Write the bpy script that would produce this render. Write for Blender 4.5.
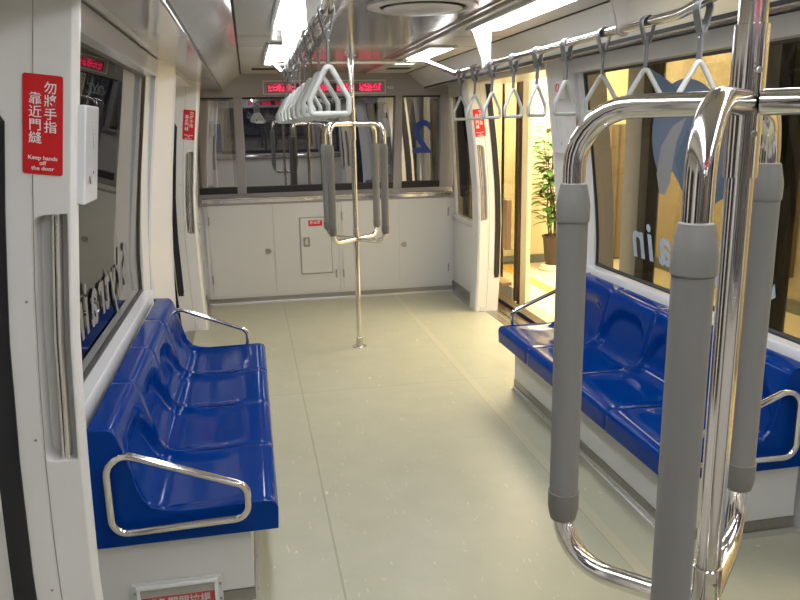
import bpy, bmesh, math, random
from mathutils import Vector, Matrix
random.seed(7)
for o in list(bpy.data.objects): bpy.data.objects.remove(o)
S = bpy.context.scene
COL = S.collection
PI = math.pi

# ------------------------------------------------------------------ camera, world, exposure
F, YAW, PITCH, ROLL = 745.73, .193, .2282, -.0195
cam = bpy.data.cameras.new('camera'); cam.sensor_width = 36; cam.lens = 36*F/800; cam.clip_start = .02; cam.clip_end = 200
co = bpy.data.objects.new('camera', cam); COL.objects.link(co)
fw = Vector((math.sin(YAW)*math.cos(PITCH), math.cos(YAW)*math.cos(PITCH), -math.sin(PITCH)))
rt = Vector((math.cos(YAW), -math.sin(YAW), 0)); up = rt.cross(fw)
r2 = math.cos(ROLL)*rt + math.sin(ROLL)*up; u2 = -math.sin(ROLL)*rt + math.cos(ROLL)*up
co.matrix_world = Matrix(((r2.x, u2.x, -fw.x, -.7274), (r2.y, u2.y, -fw.y, 0), (r2.z, u2.z, -fw.z, 1.6), (0, 0, 0, 1)))
S.camera = co
w = bpy.data.worlds.new('world'); S.world = w; w.use_nodes = True
w.node_tree.nodes['Background'].inputs[0].default_value = (.03, .035, .05, 1)
w.node_tree.nodes['Background'].inputs[1].default_value = .5
S.view_settings.view_transform = 'Standard'; S.view_settings.look = 'None'
S.view_settings.gamma = 1; S.view_settings.use_curve_mapping = False
S.view_settings.exposure = 0.0
LAMP, LED_E = 19.0, 1.6

# station ceiling light: large warm panels above the platform
def area(name, loc, size, power, col, rot=(0, 0, 0)):
    l = bpy.data.lights.new(name, 'AREA'); l.shape = 'RECTANGLE'; l.size, l.size_y = size; l.energy = power; l.color = col
    o = bpy.data.objects.new(name, l); o.location = loc; o.rotation_euler = rot; COL.objects.link(o); return o
area('platform_ceiling_light', (2.55, 6.6, 2.72), (1.4, 3.0), 330, (1, .86, .60))
area('platform_ceiling_light', (2.6, 2.2, 2.72), (1.4, 4.0), 170, (1, .86, .60))

# ------------------------------------------------------------------ materials
M = {}
def mat(name, col, rough=.5, metal=0, spec=.5, coat=0, emit=None, es=0, noise=0, nscale=40, bump=0, bscale=200):
    m = bpy.data.materials.new(name); m.use_nodes = True; nt = m.node_tree; b = nt.nodes['Principled BSDF']
    b.inputs['Base Color'].default_value = (*col, 1); b.inputs['Roughness'].default_value = rough
    b.inputs['Metallic'].default_value = metal; b.inputs['Specular IOR Level'].default_value = spec
    b.inputs['Coat Weight'].default_value = coat; b.inputs['Coat Roughness'].default_value = .05
    if emit: b.inputs['Emission Color'].default_value = (*emit, 1); b.inputs['Emission Strength'].default_value = es
    tc = nt.nodes.new('ShaderNodeTexCoord')
    if noise:
        n = nt.nodes.new('ShaderNodeTexNoise'); n.inputs['Scale'].default_value = nscale; n.inputs['Detail'].default_value = 4
        nt.links.new(tc.outputs['Object'], n.inputs['Vector'])
        mx = nt.nodes.new('ShaderNodeMix'); mx.data_type = 'RGBA'
        mx.inputs[6].default_value = (*[c*(1-noise) for c in col], 1); mx.inputs[7].default_value = (*[min(1, c*(1+noise)) for c in col], 1)
        nt.links.new(n.outputs['Fac'], mx.inputs[0]); nt.links.new(mx.outputs[2], b.inputs['Base Color'])
    if bump:
        n = nt.nodes.new('ShaderNodeTexNoise'); n.inputs['Scale'].default_value = bscale
        nt.links.new(tc.outputs['Object'], n.inputs['Vector'])
        bp = nt.nodes.new('ShaderNodeBump'); bp.inputs['Strength'].default_value = bump; bp.inputs['Distance'].default_value = .002
        nt.links.new(n.outputs['Fac'], bp.inputs['Height']); nt.links.new(bp.outputs[0], b.inputs['Normal'])
    M[name] = m; return m
def glass(name, tint, refl, rtint=(1, 1, 1), rough=.01, tomax=1):
    m = bpy.data.materials.new(name); m.use_nodes = True; nt = m.node_tree; nt.nodes.remove(nt.nodes['Principled BSDF'])
    out = nt.nodes['Material Output']; t = nt.nodes.new('ShaderNodeBsdfTransparent'); t.inputs[0].default_value = (*tint, 1)
    g = nt.nodes.new('ShaderNodeBsdfGlossy'); g.inputs['Roughness'].default_value = rough; g.inputs['Color'].default_value = (*rtint, 1)
    ge = nt.nodes.new('ShaderNodeNewGeometry'); dt = nt.nodes.new('ShaderNodeVectorMath'); dt.operation = 'DOT_PRODUCT'
    nt.links.new(ge.outputs['Normal'], dt.inputs[0]); nt.links.new(ge.outputs['Incoming'], dt.inputs[1])
    def mt(op, a, b):
        n = nt.nodes.new('ShaderNodeMath'); n.operation = op
        for k, q in enumerate((a, b)):
            if isinstance(q, (int, float)): n.inputs[k].default_value = q
            elif q is not None: nt.links.new(q, n.inputs[k])
        return n.outputs[0]
    # Schlick reflectance, the same from either face of the sheet
    fr = mt('ADD', mt('MULTIPLY', mt('POWER', mt('SUBTRACT', 1.0, mt('ABSOLUTE', dt.outputs['Value'], None)), 5.0), .96), .04)
    mr = nt.nodes.new('ShaderNodeMapRange'); mr.inputs['To Min'].default_value = refl; mr.inputs['To Max'].default_value = tomax
    nt.links.new(fr, mr.inputs['Value'])
    mx = nt.nodes.new('ShaderNodeMixShader'); nt.links.new(mr.outputs[0], mx.inputs[0])
    nt.links.new(t.outputs[0], mx.inputs[1]); nt.links.new(g.outputs[0], mx.inputs[2]); nt.links.new(mx.outputs[0], out.inputs[0])
    M[name] = m; return m
mat('panel', (.73, .72, .70), .32, coat=.25, noise=.03, nscale=300)
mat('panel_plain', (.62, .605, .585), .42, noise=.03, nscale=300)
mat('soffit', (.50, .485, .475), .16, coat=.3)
mat('frame_white', (.70, .71, .73), .22, coat=.4)
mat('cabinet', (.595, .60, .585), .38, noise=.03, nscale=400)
mat('ceiling', (.60, .60, .595), .3, coat=.2, noise=.03, nscale=20)
mat('ceiling_gloss', (.52, .51, .50), .14, metal=.6, noise=.05, nscale=8)
mat('cove', (.78, .775, .77), .18, metal=.30, coat=.4, noise=.06, nscale=6)
mat('blue', (.0, .034, .225), .11, spec=.11, coat=0, noise=.06, nscale=120)
mat('blue_seam', (.003, .012, .07), .5)
mat('chrome', (.74, .715, .69), .12, metal=1)
mat('chrome_soft', (.66, .65, .63), .24, metal=1)
mat('steel', (.36, .34, .31), .3, metal=.9, noise=.1, nscale=60)
mat('alu', (.70, .70, .70), .28, metal=.9)
mat('rubber_grey', (.155, .15, .135), .5, bump=.25, bscale=500)
mat('handle', (.57, .59, .56), .28, coat=.2)
mat('strap', (.20, .205, .21), .45)
mat('bracket', (.62, .58, .54), .35)
mat('black', (.012, .012, .015), .4)
mat('gap_dark', (.04, .04, .04), .8)
mat('red', (.62, .012, .015), .35)
mat('white_ink', (.85, .82, .80), .5)
mat('digit_blue', (.01, .05, .28), .4)
mat('brown_frame', (.055, .035, .02), .35, metal=.4)
mat('psd_grey', (.50, .53, .58), .45)
mat('cream', (.80, .70, .48), .5)
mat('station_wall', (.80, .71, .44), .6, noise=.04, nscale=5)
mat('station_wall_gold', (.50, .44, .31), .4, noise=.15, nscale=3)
mat('curtain_tan', (.22, .175, .10), .6, noise=.2, nscale=4)
mat('station_brown', (.16, .12, .07), .5, noise=.2, nscale=6)
mat('station_floor', (.62, .55, .38), .35, noise=.05, nscale=12)
mat('yellow_tile', (.75, .45, .08), .5)
mat('skirting_grey', (.17, .18, .17), .5)
mat('leaf', (.06, .15, .03), .45, noise=.4, nscale=8)
mat('stem', (.12, .09, .05), .7)
mat('pot', (.045, .03, .022), .4)
mat('soil', (.03, .02, .015), .9)
mat('tan', (.42, .30, .20), .5)
mat('logo_blue', (.10, .135, .19), .5)
mat('logo_deep', (.065, .105, .16), .5)
mat('logo_pale', (.23, .235, .24), .5)
mat('text_pale', (.34, .42, .50), .5)
mat('text_grey', (.22, .22, .215), .5)
mat('tunnel', (.03, .03, .035), .8, noise=.3, nscale=2)
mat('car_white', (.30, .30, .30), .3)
mat('number_white', (.75, .75, .75), .3)
mat('navy', (.01, .016, .05), .3)
mat('diffuser', (.9, .9, .9), .4, emit=(.93, .95, 1.0), es=LAMP)
mat('led_red', (.5, .01, .03), .4, emit=(1, .035, .13), es=LED_E)
mat('led_back', (.10, .008, .012), .3)
mat('lens_purple', (.1, .05, .6), .4, emit=(.25, .1, 1), es=6)
glass('glass_side_left', (.40, .41, .42), .10, (.85, .85, .85), tomax=.95)
glass('glass_side_right', (.42, .40, .36), .0, tomax=.45)
mat('frame_grey', (.29, .275, .275), .4)
glass('glass_end', (.45, .45, .47), .34, (.9, .9, .93))
glass('glass_clear', (.80, .78, .70), .04)
glass('acrylic', (.93, .93, .93), .04)

def floor_mat():
    m = mat('floor_lino', (.36, .36, .26), .36); nt = m.node_tree; b = nt.nodes['Principled BSDF']; L = nt.links
    tc = nt.nodes.new('ShaderNodeTexCoord')
    def N(t, **k):
        n = nt.nodes.new(t)
        for a, v in k.items(): setattr(n, a, v)
        return n
    # soft marbling
    n1 = N('ShaderNodeTexNoise'); n1.inputs['Scale'].default_value = 6; n1.inputs['Detail'].default_value = 6; L.new(tc.outputs['Object'], n1.inputs['Vector'])
    mix = N('ShaderNodeMix', data_type='RGBA'); mix.inputs[6].default_value = (.345, .345, .25, 1); mix.inputs[7].default_value = (.430, .425, .318, 1)
    L.new(n1.outputs['Fac'], mix.inputs[0])
    # pale flecks, short streaks along the car
    mp = N('ShaderNodeMapping'); mp.inputs['Scale'].default_value = (60, 17, 1); L.new(tc.outputs['Object'], mp.inputs['Vector'])
    n2 = N('ShaderNodeTexNoise'); n2.inputs['Scale'].default_value = 1.0; n2.inputs['Detail'].default_value = 3; n2.inputs['Distortion'].default_value = .8; L.new(mp.outputs[0], n2.inputs['Vector'])
    cr = N('ShaderNodeValToRGB'); cr.color_ramp.elements[0].position = .66; cr.color_ramp.elements[1].position = .76; L.new(n2.outputs['Fac'], cr.inputs[0])
    mix2 = N('ShaderNodeMix', data_type='RGBA'); mix2.inputs[7].default_value = (.60, .57, .42, 1); L.new(cr.outputs[0], mix2.inputs[0]); L.new(mix.outputs[2], mix2.inputs[6])
    # welded seams
    sp = N('ShaderNodeSeparateXYZ'); L.new(tc.outputs['Object'], sp.inputs[0])
    last = mix2
    for out, pos, wid, c in ((0, -.492, .004, (.20, .19, .12, 1)), (0, .585, .026, (.47, .44, .30, 1)), (0, .561, .003, (.25, .23, .15, 1)), (1, 4.42, .003, (.22, .21, .14, 1))):
        a = N('ShaderNodeMath', operation='SUBTRACT'); a.inputs[1].default_value = pos; L.new(sp.outputs[out], a.inputs[0])
        ab = N('ShaderNodeMath', operation='ABSOLUTE'); L.new(a.outputs[0], ab.inputs[0])
        lt = N('ShaderNodeMath', operation='LESS_THAN'); lt.inputs[1].default_value = wid; L.new(ab.outputs[0], lt.inputs[0])
        ml = N('ShaderNodeMath', operation='MULTIPLY'); ml.inputs[1].default_value = .55; L.new(lt.outputs[0], ml.inputs[0])
        mx = N('ShaderNodeMix', data_type='RGBA'); mx.inputs[7].default_value = c; L.new(ml.outputs[0], mx.inputs[0]); L.new(last.outputs[2], mx.inputs[6]); last = mx
    L.new(last.outputs[2], b.inputs['Base Color'])
floor_mat()

# ------------------------------------------------------------------ mesh helpers
def link(name, bm, m, parent=None, smooth=False, bevel=0, loc=None):
    me = bpy.data.meshes.new(name); bmesh.ops.recalc_face_normals(bm, faces=bm.faces); bm.to_mesh(me); bm.free()
    mats = m if isinstance(m, (list, tuple)) else [m]
    for x in mats: me.materials.append(M[x])
    if smooth:
        for p in me.polygons: p.use_smooth = True
    o = bpy.data.objects.new(name, me); COL.objects.link(o)
    if smooth: o.modifiers.new('split', 'EDGE_SPLIT').split_angle = .75
    if parent: o.parent = parent
    if loc: o.location = loc
    if bevel:
        b = o.modifiers.new('bevel', 'BEVEL'); b.width = bevel; b.segments = 3; b.limit_method = 'ANGLE'; b.angle_limit = .6
        for p in me.polygons: p.use_smooth = True
        wn = o.modifiers.new('wn', 'WEIGHTED_NORMAL'); wn.keep_sharp = False
    return o
def box(bm, x0, x1, y0, y1, z0, z1, mi=0, mtx=None):
    x0, x1 = sorted((x0, x1)); y0, y1 = sorted((y0, y1)); z0, z1 = sorted((z0, z1))
    v = [bm.verts.new((x, y, z)) for x in (x0, x1) for y in (y0, y1) for z in (z0, z1)]
    if mtx: bmesh.ops.transform(bm, matrix=mtx, verts=v)
    for f in ((0, 1, 3, 2), (4, 6, 7, 5), (0, 4, 5, 1), (2, 3, 7, 6), (0, 2, 6, 4), (1, 5, 7, 3)):
        bm.faces.new([v[i] for i in f]).material_index = mi
def prism(bm, pts, axis, a, b, mi=0):
    """2-D outline extruded along an axis; pts are the other two coordinates in order"""
    def P(p, t):
        return {'x': (t, p[0], p[1]), 'y': (p[0], t, p[1]), 'z': (p[0], p[1], t)}[axis]
    A = [bm.verts.new(P(p, a)) for p in pts]; B = [bm.verts.new(P(p, b)) for p in pts]
    bm.faces.new(A).material_index = mi; bm.faces.new(B[::-1]).material_index = mi
    for i in range(len(pts)):
        j = (i+1) % len(pts); bm.faces.new((A[i], B[i], B[j], A[j])).material_index = mi
def fillet(pts, rad, closed=False, n=7):
    pts = [Vector(p) for p in pts]; out = []; N = len(pts)
    for i, p in enumerate(pts):
        if not closed and i in (0, N-1): out.append(p); continue
        a = pts[i-1]; b = pts[(i+1) % N]; r = rad[i] if isinstance(rad, (list, tuple)) else rad
        u = (a-p).normalized(); v = (b-p).normalized(); ang = u.angle(v)
        if r <= 0 or ang > 3.1: out.append(p); continue
        t = min(r/math.tan(ang/2), (a-p).length*.48, (b-p).length*.48); r = t*math.tan(ang/2)
        c = p+(u+v).normalized()*(r/math.sin(ang/2)); s = p+u*t-c; e = p+v*t-c; w_ = s.angle(e)
        for k in range(n+1):
            f = k/n; out.append(c+(s*math.sin((1-f)*w_)+e*math.sin(f*w_))/math.sin(w_))
    return out
def tube(bm, pts, r, closed=False, seg=14, caps=True, rad=None, mi=0, sx=1.0):
    pts = [Vector(p) for p in pts]
    if rad: pts = fillet(pts, rad, closed)
    n = len(pts); T = []
    for i in range(n):
        a = pts[i-1] if (closed or i) else pts[0]; b = pts[(i+1) % n] if (closed or i < n-1) else pts[-1]
        T.append((b-a).normalized())
    nrm = T[0].orthogonal().normalized(); rings = []
    for i in range(n):
        if i: nrm = (T[i-1].rotation_difference(T[i]) @ nrm).normalized()
        bi = T[i].cross(nrm); rr = r[i] if isinstance(r, (list, tuple)) else r
        rings.append([bm.verts.new(pts[i]+(nrm*math.cos(2*PI*k/seg)*rr*sx+bi*math.sin(2*PI*k/seg)*rr)) for k in range(seg)])
    def bridge(A, B, off=0):
        for k in range(seg):
            bm.faces.new((A[k], A[(k+1) % seg], B[(k+1+off) % seg], B[(k+off) % seg])).material_index = mi
    for i in range(n-1): bridge(rings[i], rings[i+1])
    if closed:
        off = min(range(seg), key=lambda q: (rings[0][q].co-rings[-1][0].co).length); bridge(rings[-1], rings[0], off)
    elif caps:
        bm.faces.new(rings[0][::-1]).material_index = mi; bm.faces.new(rings[-1]).material_index = mi
def lathe(bm, prof, c, seg=28, mi=0):
    rings = [[bm.verts.new((c[0]+r*math.cos(2*PI*k/seg), c[1]+r*math.sin(2*PI*k/seg), c[2]+z)) for k in range(seg)] for r, z in prof]
    for A, B in zip(rings, rings[1:]):
        for k in range(seg): bm.faces.new((A[k], A[(k+1) % seg], B[(k+1) % seg], B[k])).material_index = mi
    for R in (rings[0], rings[-1][::-1]):
        try: bm.faces.new(R).material_index = mi
        except ValueError: pass
def rrect(w_, h, r, n=5, cx=0, cy=0):
    out = []
    for sx, sy, a0 in ((1, 1, 0), (-1, 1, 90), (-1, -1, 180), (1, -1, 270)):
        for k in range(n+1):
            a = math.radians(a0+90*k/n); out.append((cx+sx*(w_/2-r)+r*math.cos(a), cy+sy*(h/2-r)+r*math.sin(a)))
    return out
def tag(o, label=None, cat=None, group=None, kind=None):
    if label: o['label'] = label
    if cat: o['category'] = cat
    if group: o['group'] = group
    if kind: o['kind'] = kind
    return o
def thing(name, label, cat, loc=(0, 0, 0), group=None, rz=0):
    o = bpy.data.objects.new(name, None); o.location = loc; o.rotation_euler.z = rz; o.empty_display_size = .1
    COL.objects.link(o); return tag(o, label, cat, group)
def struct(o): o['kind'] = 'structure'; return o
def copy_tree(o, parent=None):
    c = o.copy(); COL.objects.link(c)
    if parent: c.parent = parent
    for ch in list(o.children): copy_tree(ch, c)
    return c
def interp(tab, z):
    if z <= tab[0][0]: return tab[0][1]
    for (a, x), (b, y) in zip(tab, tab[1:]):
        if z <= b: return x+(y-x)*(z-a)/(b-a)
    return tab[-1][1]
WG = [(0, 1.33), (.3, 1.352), (.7, 1.356), (.92, 1.353), (1.12, 1.335), (1.37, 1.305), (1.5, 1.287), (1.9, 1.232), (2.0, 1.215)]   # glass / wall curve
PP = [(0, 1.205), (.4, 1.213), (.75, 1.205), (1.1, 1.187), (1.4, 1.158), (1.65, 1.128), (1.9, 1.098), (2.02, 1.08)]               # pillar nose curve
PC = [(0, 1.14), (.3, 1.158), (.78, 1.168), (1.08, 1.16), (1.46, 1.125), (1.86, 1.075), (2.02, 1.06)]                             # end column nose curve
def loft(bm, s, tab, foot, z0, z1, mi=0, nz=14):
    """footprint [(d,y)] extruded upwards, its x following the body curve"""
    zs = [z0+(z1-z0)*k/nz for k in range(nz+1)]
    rings = [[bm.verts.new((s*(interp(tab, z)+d), y, z)) for d, y in foot] for z in zs]
    n = len(foot)
    for A, B in zip(rings, rings[1:]):
        for k in range(n): bm.faces.new((A[k], A[(k+1) % n], B[(k+1) % n], B[k])).material_index = mi
    bm.faces.new(rings[0][::-1]).material_index = mi; bm.faces.new(rings[-1]).material_index = mi
def sheet(bm, s, tab, d, outline, thick=.004, mi=0, flipy=1):
    """curved sheet: outline in (y,z) laid on the body curve"""
    A = [bm.verts.new((s*(interp(tab, z)+d), y, z)) for y, z in outline]; B = [bm.verts.new((s*(interp(tab, z)+d+thick), y, z)) for y, z in outline]
    bm.faces.new(A).material_index = mi; bm.faces.new(B[::-1]).material_index = mi
    for i in range(len(A)):
        j = (i+1) % len(A); bm.faces.new((A[i], B[i], B[j], A[j])).material_index = mi
def boolean(o, cutbm):
    me = bpy.data.meshes.new('cut'); bmesh.ops.recalc_face_normals(cutbm, faces=cutbm.faces); cutbm.to_mesh(me); cutbm.free()
    c = bpy.data.objects.new('cut', me); COL.objects.link(c)
    m = o.modifiers.new('b', 'BOOLEAN'); m.object = c; m.operation = 'DIFFERENCE'; m.solver = 'EXACT'
    bpy.context.view_layer.update(); dg = bpy.context.evaluated_depsgraph_get()
    new = bpy.data.meshes.new_from_object(o.evaluated_get(dg)); o.modifiers.clear(); o.data = new
    bpy.data.objects.remove(c)
def text(name, body, size, m, parent=None, mtx=None, ext=.0006, align='CENTER', bold=0, spacing=1, line=1, sx=1, shear=0):
    cu = bpy.data.curves.new(name, 'FONT'); cu.body = body; cu.size = size; cu.extrude = ext; cu.align_x = align; cu.align_y = 'CENTER'
    cu.offset = bold; cu.shear = shear; cu.space_character = spacing; cu.space_line = line
    t = bpy.data.objects.new('tmp', cu); COL.objects.link(t); bpy.context.view_layer.update()
    me = bpy.data.meshes.new_from_object(t.evaluated_get(bpy.context.evaluated_depsgraph_get())); bpy.data.objects.remove(t)
    me.materials.clear(); me.materials.append(M[m]); me.transform(Matrix.Diagonal((sx, 1, 1, 1)))
    if mtx: me.transform(mtx)
    o = bpy.data.objects.new(name, me); COL.objects.link(o)
    if parent: o.parent = parent
    return o
FACE_Y = Matrix(((1, 0, 0, 0), (0, 0, -1, 0), (0, 1, 0, 0), (0, 0, 0, 1)))     # text standing up, read looking along +y
def T(x, y, z): return Matrix.Translation((x, y, z))

# ------------------------------------------------------------------ STRUCTURE: floor
bm = bmesh.new(); box(bm, -1.33, 1.33, -.62, 7.12, -.04, 0); struct(link('floor', bm, 'floor_lino'))

# ceiling: centre panel, lamp bands, coves, header soffits
zc = 2.085
bm = bmesh.new()
box(bm, -.755, -.37, -.6, 7.1, zc, zc+.03); box(bm, .37, .755, -.6, 7.1, zc, zc+.03)
for y in (.3, 1.7, 4.25, 4.75, 6.2):
    for s in (-1, 1): box(bm, s*.37, s*.75, y-.002, y+.002, zc-.0006, zc+.01, 1)
ceil = struct(link('ceiling', bm, ['ceiling', 'gap_dark']))
bm = bmesh.new(); box(bm, -.345, .345, -.6, 7.1, zc+.006, zc+.03)
link('centre_panel', bm, 'ceiling_gloss', ceil)
bm = bmesh.new()
for s in (-1, 1):
    tube(bm, [(s*.357, -.6, zc+.004), (s*.357, 7.1, zc+.004)], .012, seg=10)
    box(bm, s*.30, s*.31, -.6, 7.1, zc-.002, zc+.01)
link('panel_trim', bm, 'chrome_soft', ceil, smooth=False)
for s in (-1, 1):
    bm = bmesh.new()
    prism(bm, [(s*.755, zc), (s*.93, 1.955), (s*.95, 1.975), (s*.775, zc+.03)], 'y', -.6, 7.1)
    link('cove_panel', bm, 'cove', ceil)
    bm = bmesh.new(); box(bm, s*.748, s*.762, -.6, 7.1, zc-.004, zc+.02); box(bm, s*.922, s*.94, -.6, 7.1, 1.946, 1.965)
    link('cove_groove', bm, 'gap_dark', ceil)
    bm = bmesh.new()
    prism(bm, [(s*.935, 1.945), (s*1.13, 1.972), (s*1.2, 1.972), (s*1.2, 2.02), (s*.935, 2.02)], 'y', -.6, 7.1)
    link('soffit_panel', bm, 'soffit', ceil)
    bm = bmesh.new(); tube(bm, [(s*.93, -.6, 1.945), (s*.93, 7.1, 1.945)], .006, seg=8); link('soffit_trim', bm, 'chrome_soft', ceil)

# side walls
def side(s, nm):
    bm = bmesh.new()
    y0, y1 = 2.14, 4.40
    # below / above / beside the window, following the body curve
    loft(bm, s, WG, [(0, y0), (.05, y0), (.05, y1), (0, y1)], 0, .70, nz=6)
    loft(bm, s, WG, [(0, y0), (.05, y0), (.05, y1), (0, y1)], 1.93, 2.03, nz=2)
    wall = struct(link('wall_'+nm, bm, 'panel'))
    # door headers over the two doorways
    for a, b in ((.40, 1.99), (4.51, 6.14)):
        bm = bmesh.new(); prism(bm, [(s*1.12, 1.93), (s*1.13, 1.985), (s*1.42, 1.985), (s*1.42, 1.93)], 'y', a, b)
        link('door_header', bm, 'panel', wall)
    # pillars
    for (ya, tab, foot, zr) in (
        ('n', PP, [(0, 1.985), (.012, 1.97), (.27, 1.97), (.27, 2.24), (.14, 2.24), (.012, 2.02), (0, 2.01)], (.755, 1.405)),
        ('f', PP, [(0, 4.515), (.012, 4.53), (.27, 4.53), (.27, 4.26), (.14, 4.26), (.012, 4.48), (0, 4.49)], (.755, 1.405)),
        ('e', PC, [(0, 6.135), (.015, 6.12), (.205, 6.12), (.205, 6.33), (.05, 6.33), (0, 6.30)], (.80, 1.44)),
        ('r', PC, [(0, .365), (.015, .38), (.205, .38), (.205, .17), (.05, .17), (0, .20)], (.80, 1.44))):
        bm = bmesh.new(); loft(bm, s, tab, foot, 0, 1.99, nz=20)
        p = link('pillar', bm, 'panel', wall)
        # recess that holds the grab pole
        yf, dy = {'n': (1.97, 1), 'f': (4.53, -1), 'e': (6.12, 1), 'r': (.38, -1)}[ya]
        cb = bmesh.new(); zl, zh = zr; nn = 12
        rings = []
        d0, d1 = (-.01, .105) if ya in 'nf' else (.02, .085)
        if ya in 'nf': d0 = .018
        outl = []
        for z in [zl+.0, zl+.003, zl+.008, zl+.015, zl+.03]+[zl+.03+(zh-zl-.06)*k/nn for k in range(1, nn)]+[zh-.03, zh-.015, zh-.008, zh-.003, zh]:
            e = 0
            tt = min(z-zl, zh-z); rr = .03
            if tt < rr: e = rr-math.sqrt(max(0, rr*rr-(rr-tt)**2))
            outl.append((z, d0, d1-e))
        rg = []
        for z, a, b in outl:
            x = interp(tab, z)
            rg.append([cb.verts.new((s*(x+a), yf-dy*.03, z)), cb.verts.new((s*(x+b), yf-dy*.03, z)), cb.verts.new((s*(x+b-.01), yf+dy*.065, z)), cb.verts.new((s*(x+a+.004), yf+dy*.065, z))])
        for A, B in zip(rg, rg[1:]):
            for q in range(4): cb.faces.new((A[q], A[(q+1) % 4], B[(q+1) % 4], B[q]))
        cb.faces.new(rg[0][::-1]); cb.faces.new(rg[-1])
        boolean(p, cb)
        b = p.modifiers.new('bevel', 'BEVEL'); b.width = .005; b.segments = 3; b.limit_method = 'ANGLE'; b.angle_limit = .7
        for f in p.data.polygons: f.use_smooth = True
        wn = p.modifiers.new('wn', 'WEIGHTED_NORMAL')
        # grab pole inside the recess
        bm = bmesh.new(); pd = .048 if ya in 'nf' else .05; zs = [zl-.005+(zh-zl+.01)*k/8 for k in range(9)]
        tube(bm, [(s*(interp(tab, z)+pd), yf+dy*.022, z) for z in zs], .0135 if ya in 'nf' else .013, seg=16)
        g = link('grab_pole', bm, 'chrome', wall, smooth=True)
        # black finger guard on the outer edge of the jamb
        bm = bmesh.new(); top = 1.66 if s < 0 else 1.97
        da, db = (.160, .238) if ya in 'nf' else (.150, .198)
        zz = [(.30, 0), (.31, .006)]+[(.33+(top-.36)*k/12, .0) for k in range(13)]+[(top-.012, .012), (top, .03)]
        rg = [[bm.verts.new((s*(interp(tab, z)+da+(e if k else 0)), y, z)) for y in (yf-dy*.006, yf+dy*.01)]+[bm.verts.new((s*(interp(tab, z)+db-e), y, z)) for y in (yf+dy*.01, yf-dy*.006)] for k, (z, e) in enumerate(zz)]
        for A, B in zip(rg, rg[1:]):
            for q in range(4): bm.faces.new((A[q], A[(q+1) % 4], B[(q+1) % 4], B[q]))
        bm.faces.new(rg[0][::-1]); bm.faces.new(rg[-1])
        link('finger_guard', bm, 'black', wall)
        # joint line and screws on the jamb face
        bm = bmesh.new()
        tube(bm, [(s*(interp(tab, z)+.098), yf-dy*.0006, z) for z in [.02+.24*k for k in range(9)]], .0012, seg=6)
        for z in (.38, .82, 1.19, 1.63):
            x = s*(interp(tab, z)+.118); tube(bm, [(x, yf-dy*.0025, z), (x, yf+dy*.002, z)], .0035, seg=8)
        link('jamb_screws', bm, 'steel', wall)
        bm = bmesh.new(); box(bm, s*(tab[0][1]+.045), s*(tab[0][1]+.09), yf-dy*.012, yf+dy*.002, .005, .05)
        link('jamb_foot', bm, 'frame_white', wall)
    # end bay side walls with little windows
    for (a, b, q) in ((6.30, 7.06, 'e'), (-.56, .20, 'r')):
        bm = bmesh.new(); WB = [(0, 1.20), (.8, 1.215), (1.86, 1.16), (2.02, 1.15)]
        loft(bm, s, WB, [(0, a), (.05, a), (.05, b), (0, b)], 0, .76, nz=4)
        loft(bm, s, WB, [(0, a), (.05, a), (.05, b), (0, b)], 1.86, 2.03, nz=2)
        i0, i1 = (a+.10, b-.05) if q == 'e' else (a+.05, b-.10)
        loft(bm, s, WB, [(0, a), (.05, a), (.05, i0), (0, i0)], .76, 1.86, nz=6); loft(bm, s, WB, [(0, i1), (.05, i1), (.05, b), (0, b)], .76, 1.86, nz=6)
        link('bay_wall', bm, 'panel', wall)
        bm = bmesh.new(); loft(bm, s, WB, [(-.02, a), (.01, a), (.01, b), (-.02, b)], .715, .765, nz=1)
        link('bay_sill', bm, 'frame_white', wall, bevel=.006)
        bm = bmesh.new(); sheet(bm, s, WB, .025, [(i0, .76)]+[(i0, .76+1.1*k/8) for k in range(1, 8)]+[(i0, 1.86), (i1, 1.86)]+[(i1, .76+1.1*k/8) for k in range(7, 0, -1)]+[(i1, .76)])
        link('bay_pane', bm, 'glass_side_'+nm, wall)
        bm = bmesh.new(); box(bm, s*1.188, s*1.20, a, b, .01, .10); link('kick_plate', bm, 'steel', wall)
        bm = bmesh.new(); box(bm, s*1.15, s*1.20, a, b, .0, .006); box(bm, s*1.19, s*1.197, a, b, 0, .03); link('floor_strip', bm, 'alu', wall)
    # window with its moulded frame
    wi = struct(thing('window_'+('1' if s < 0 else '2'), None, None))
    def ring(o0, o1, oz0, oz1, i0, i1, iz0, iz1, dO, dI, tab=WG, n=16):
        bm = bmesh.new()
        def loop(y0, y1, z0, z1, d, rad):
            pts = []
            def seg(a, b, nn): return [(a[0]+(b[0]-a[0])*k/nn, a[1]+(b[1]-a[1])*k/nn) for k in range(nn)]
            c = [(y0, z0), (y1, z0), (y1, z1), (y0, z1)]
            for k in range(4): pts += seg(c[k], c[(k+1) % 4], n)
            return [bm.verts.new((s*(interp(tab, z)+d), y, z)) for y, z in pts]
        L0 = loop(o0, o1, oz0, oz1, .0, 0); L1 = loop(o0, o1, oz0, oz1, dO, 0); L2 = loop(i0-.012, i1+.012, iz0-.012, iz1+.012, dO, 0)
        L3 = loop(i0-.004, i1+.004, iz0-.004, iz1+.004, dO+.006, 0); L4 = loop(i0, i1, iz0, iz1, dI, 0)
        for A, B in ((L0, L1), (L1, L2), (L2, L3), (L3, L4)):
            for k in range(len(A)):
                j = (k+1) % len(A); bm.faces.new((A[k], A[j], B[j], B[k]))
        return bm
    fr = link('window_frame', ring(2.12, 4.42, .665, 1.965, 2.23, 4.305, .735, 1.885, -.052, 0), 'frame_white', wi, smooth=True)
    bm = ring(2.225, 4.31, .73, 1.89, 2.245, 4.235, .756, 1.872, -.003, .004); link('gasket', bm, 'black', wi)
    bm = bmesh.new(); n = 16
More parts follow.
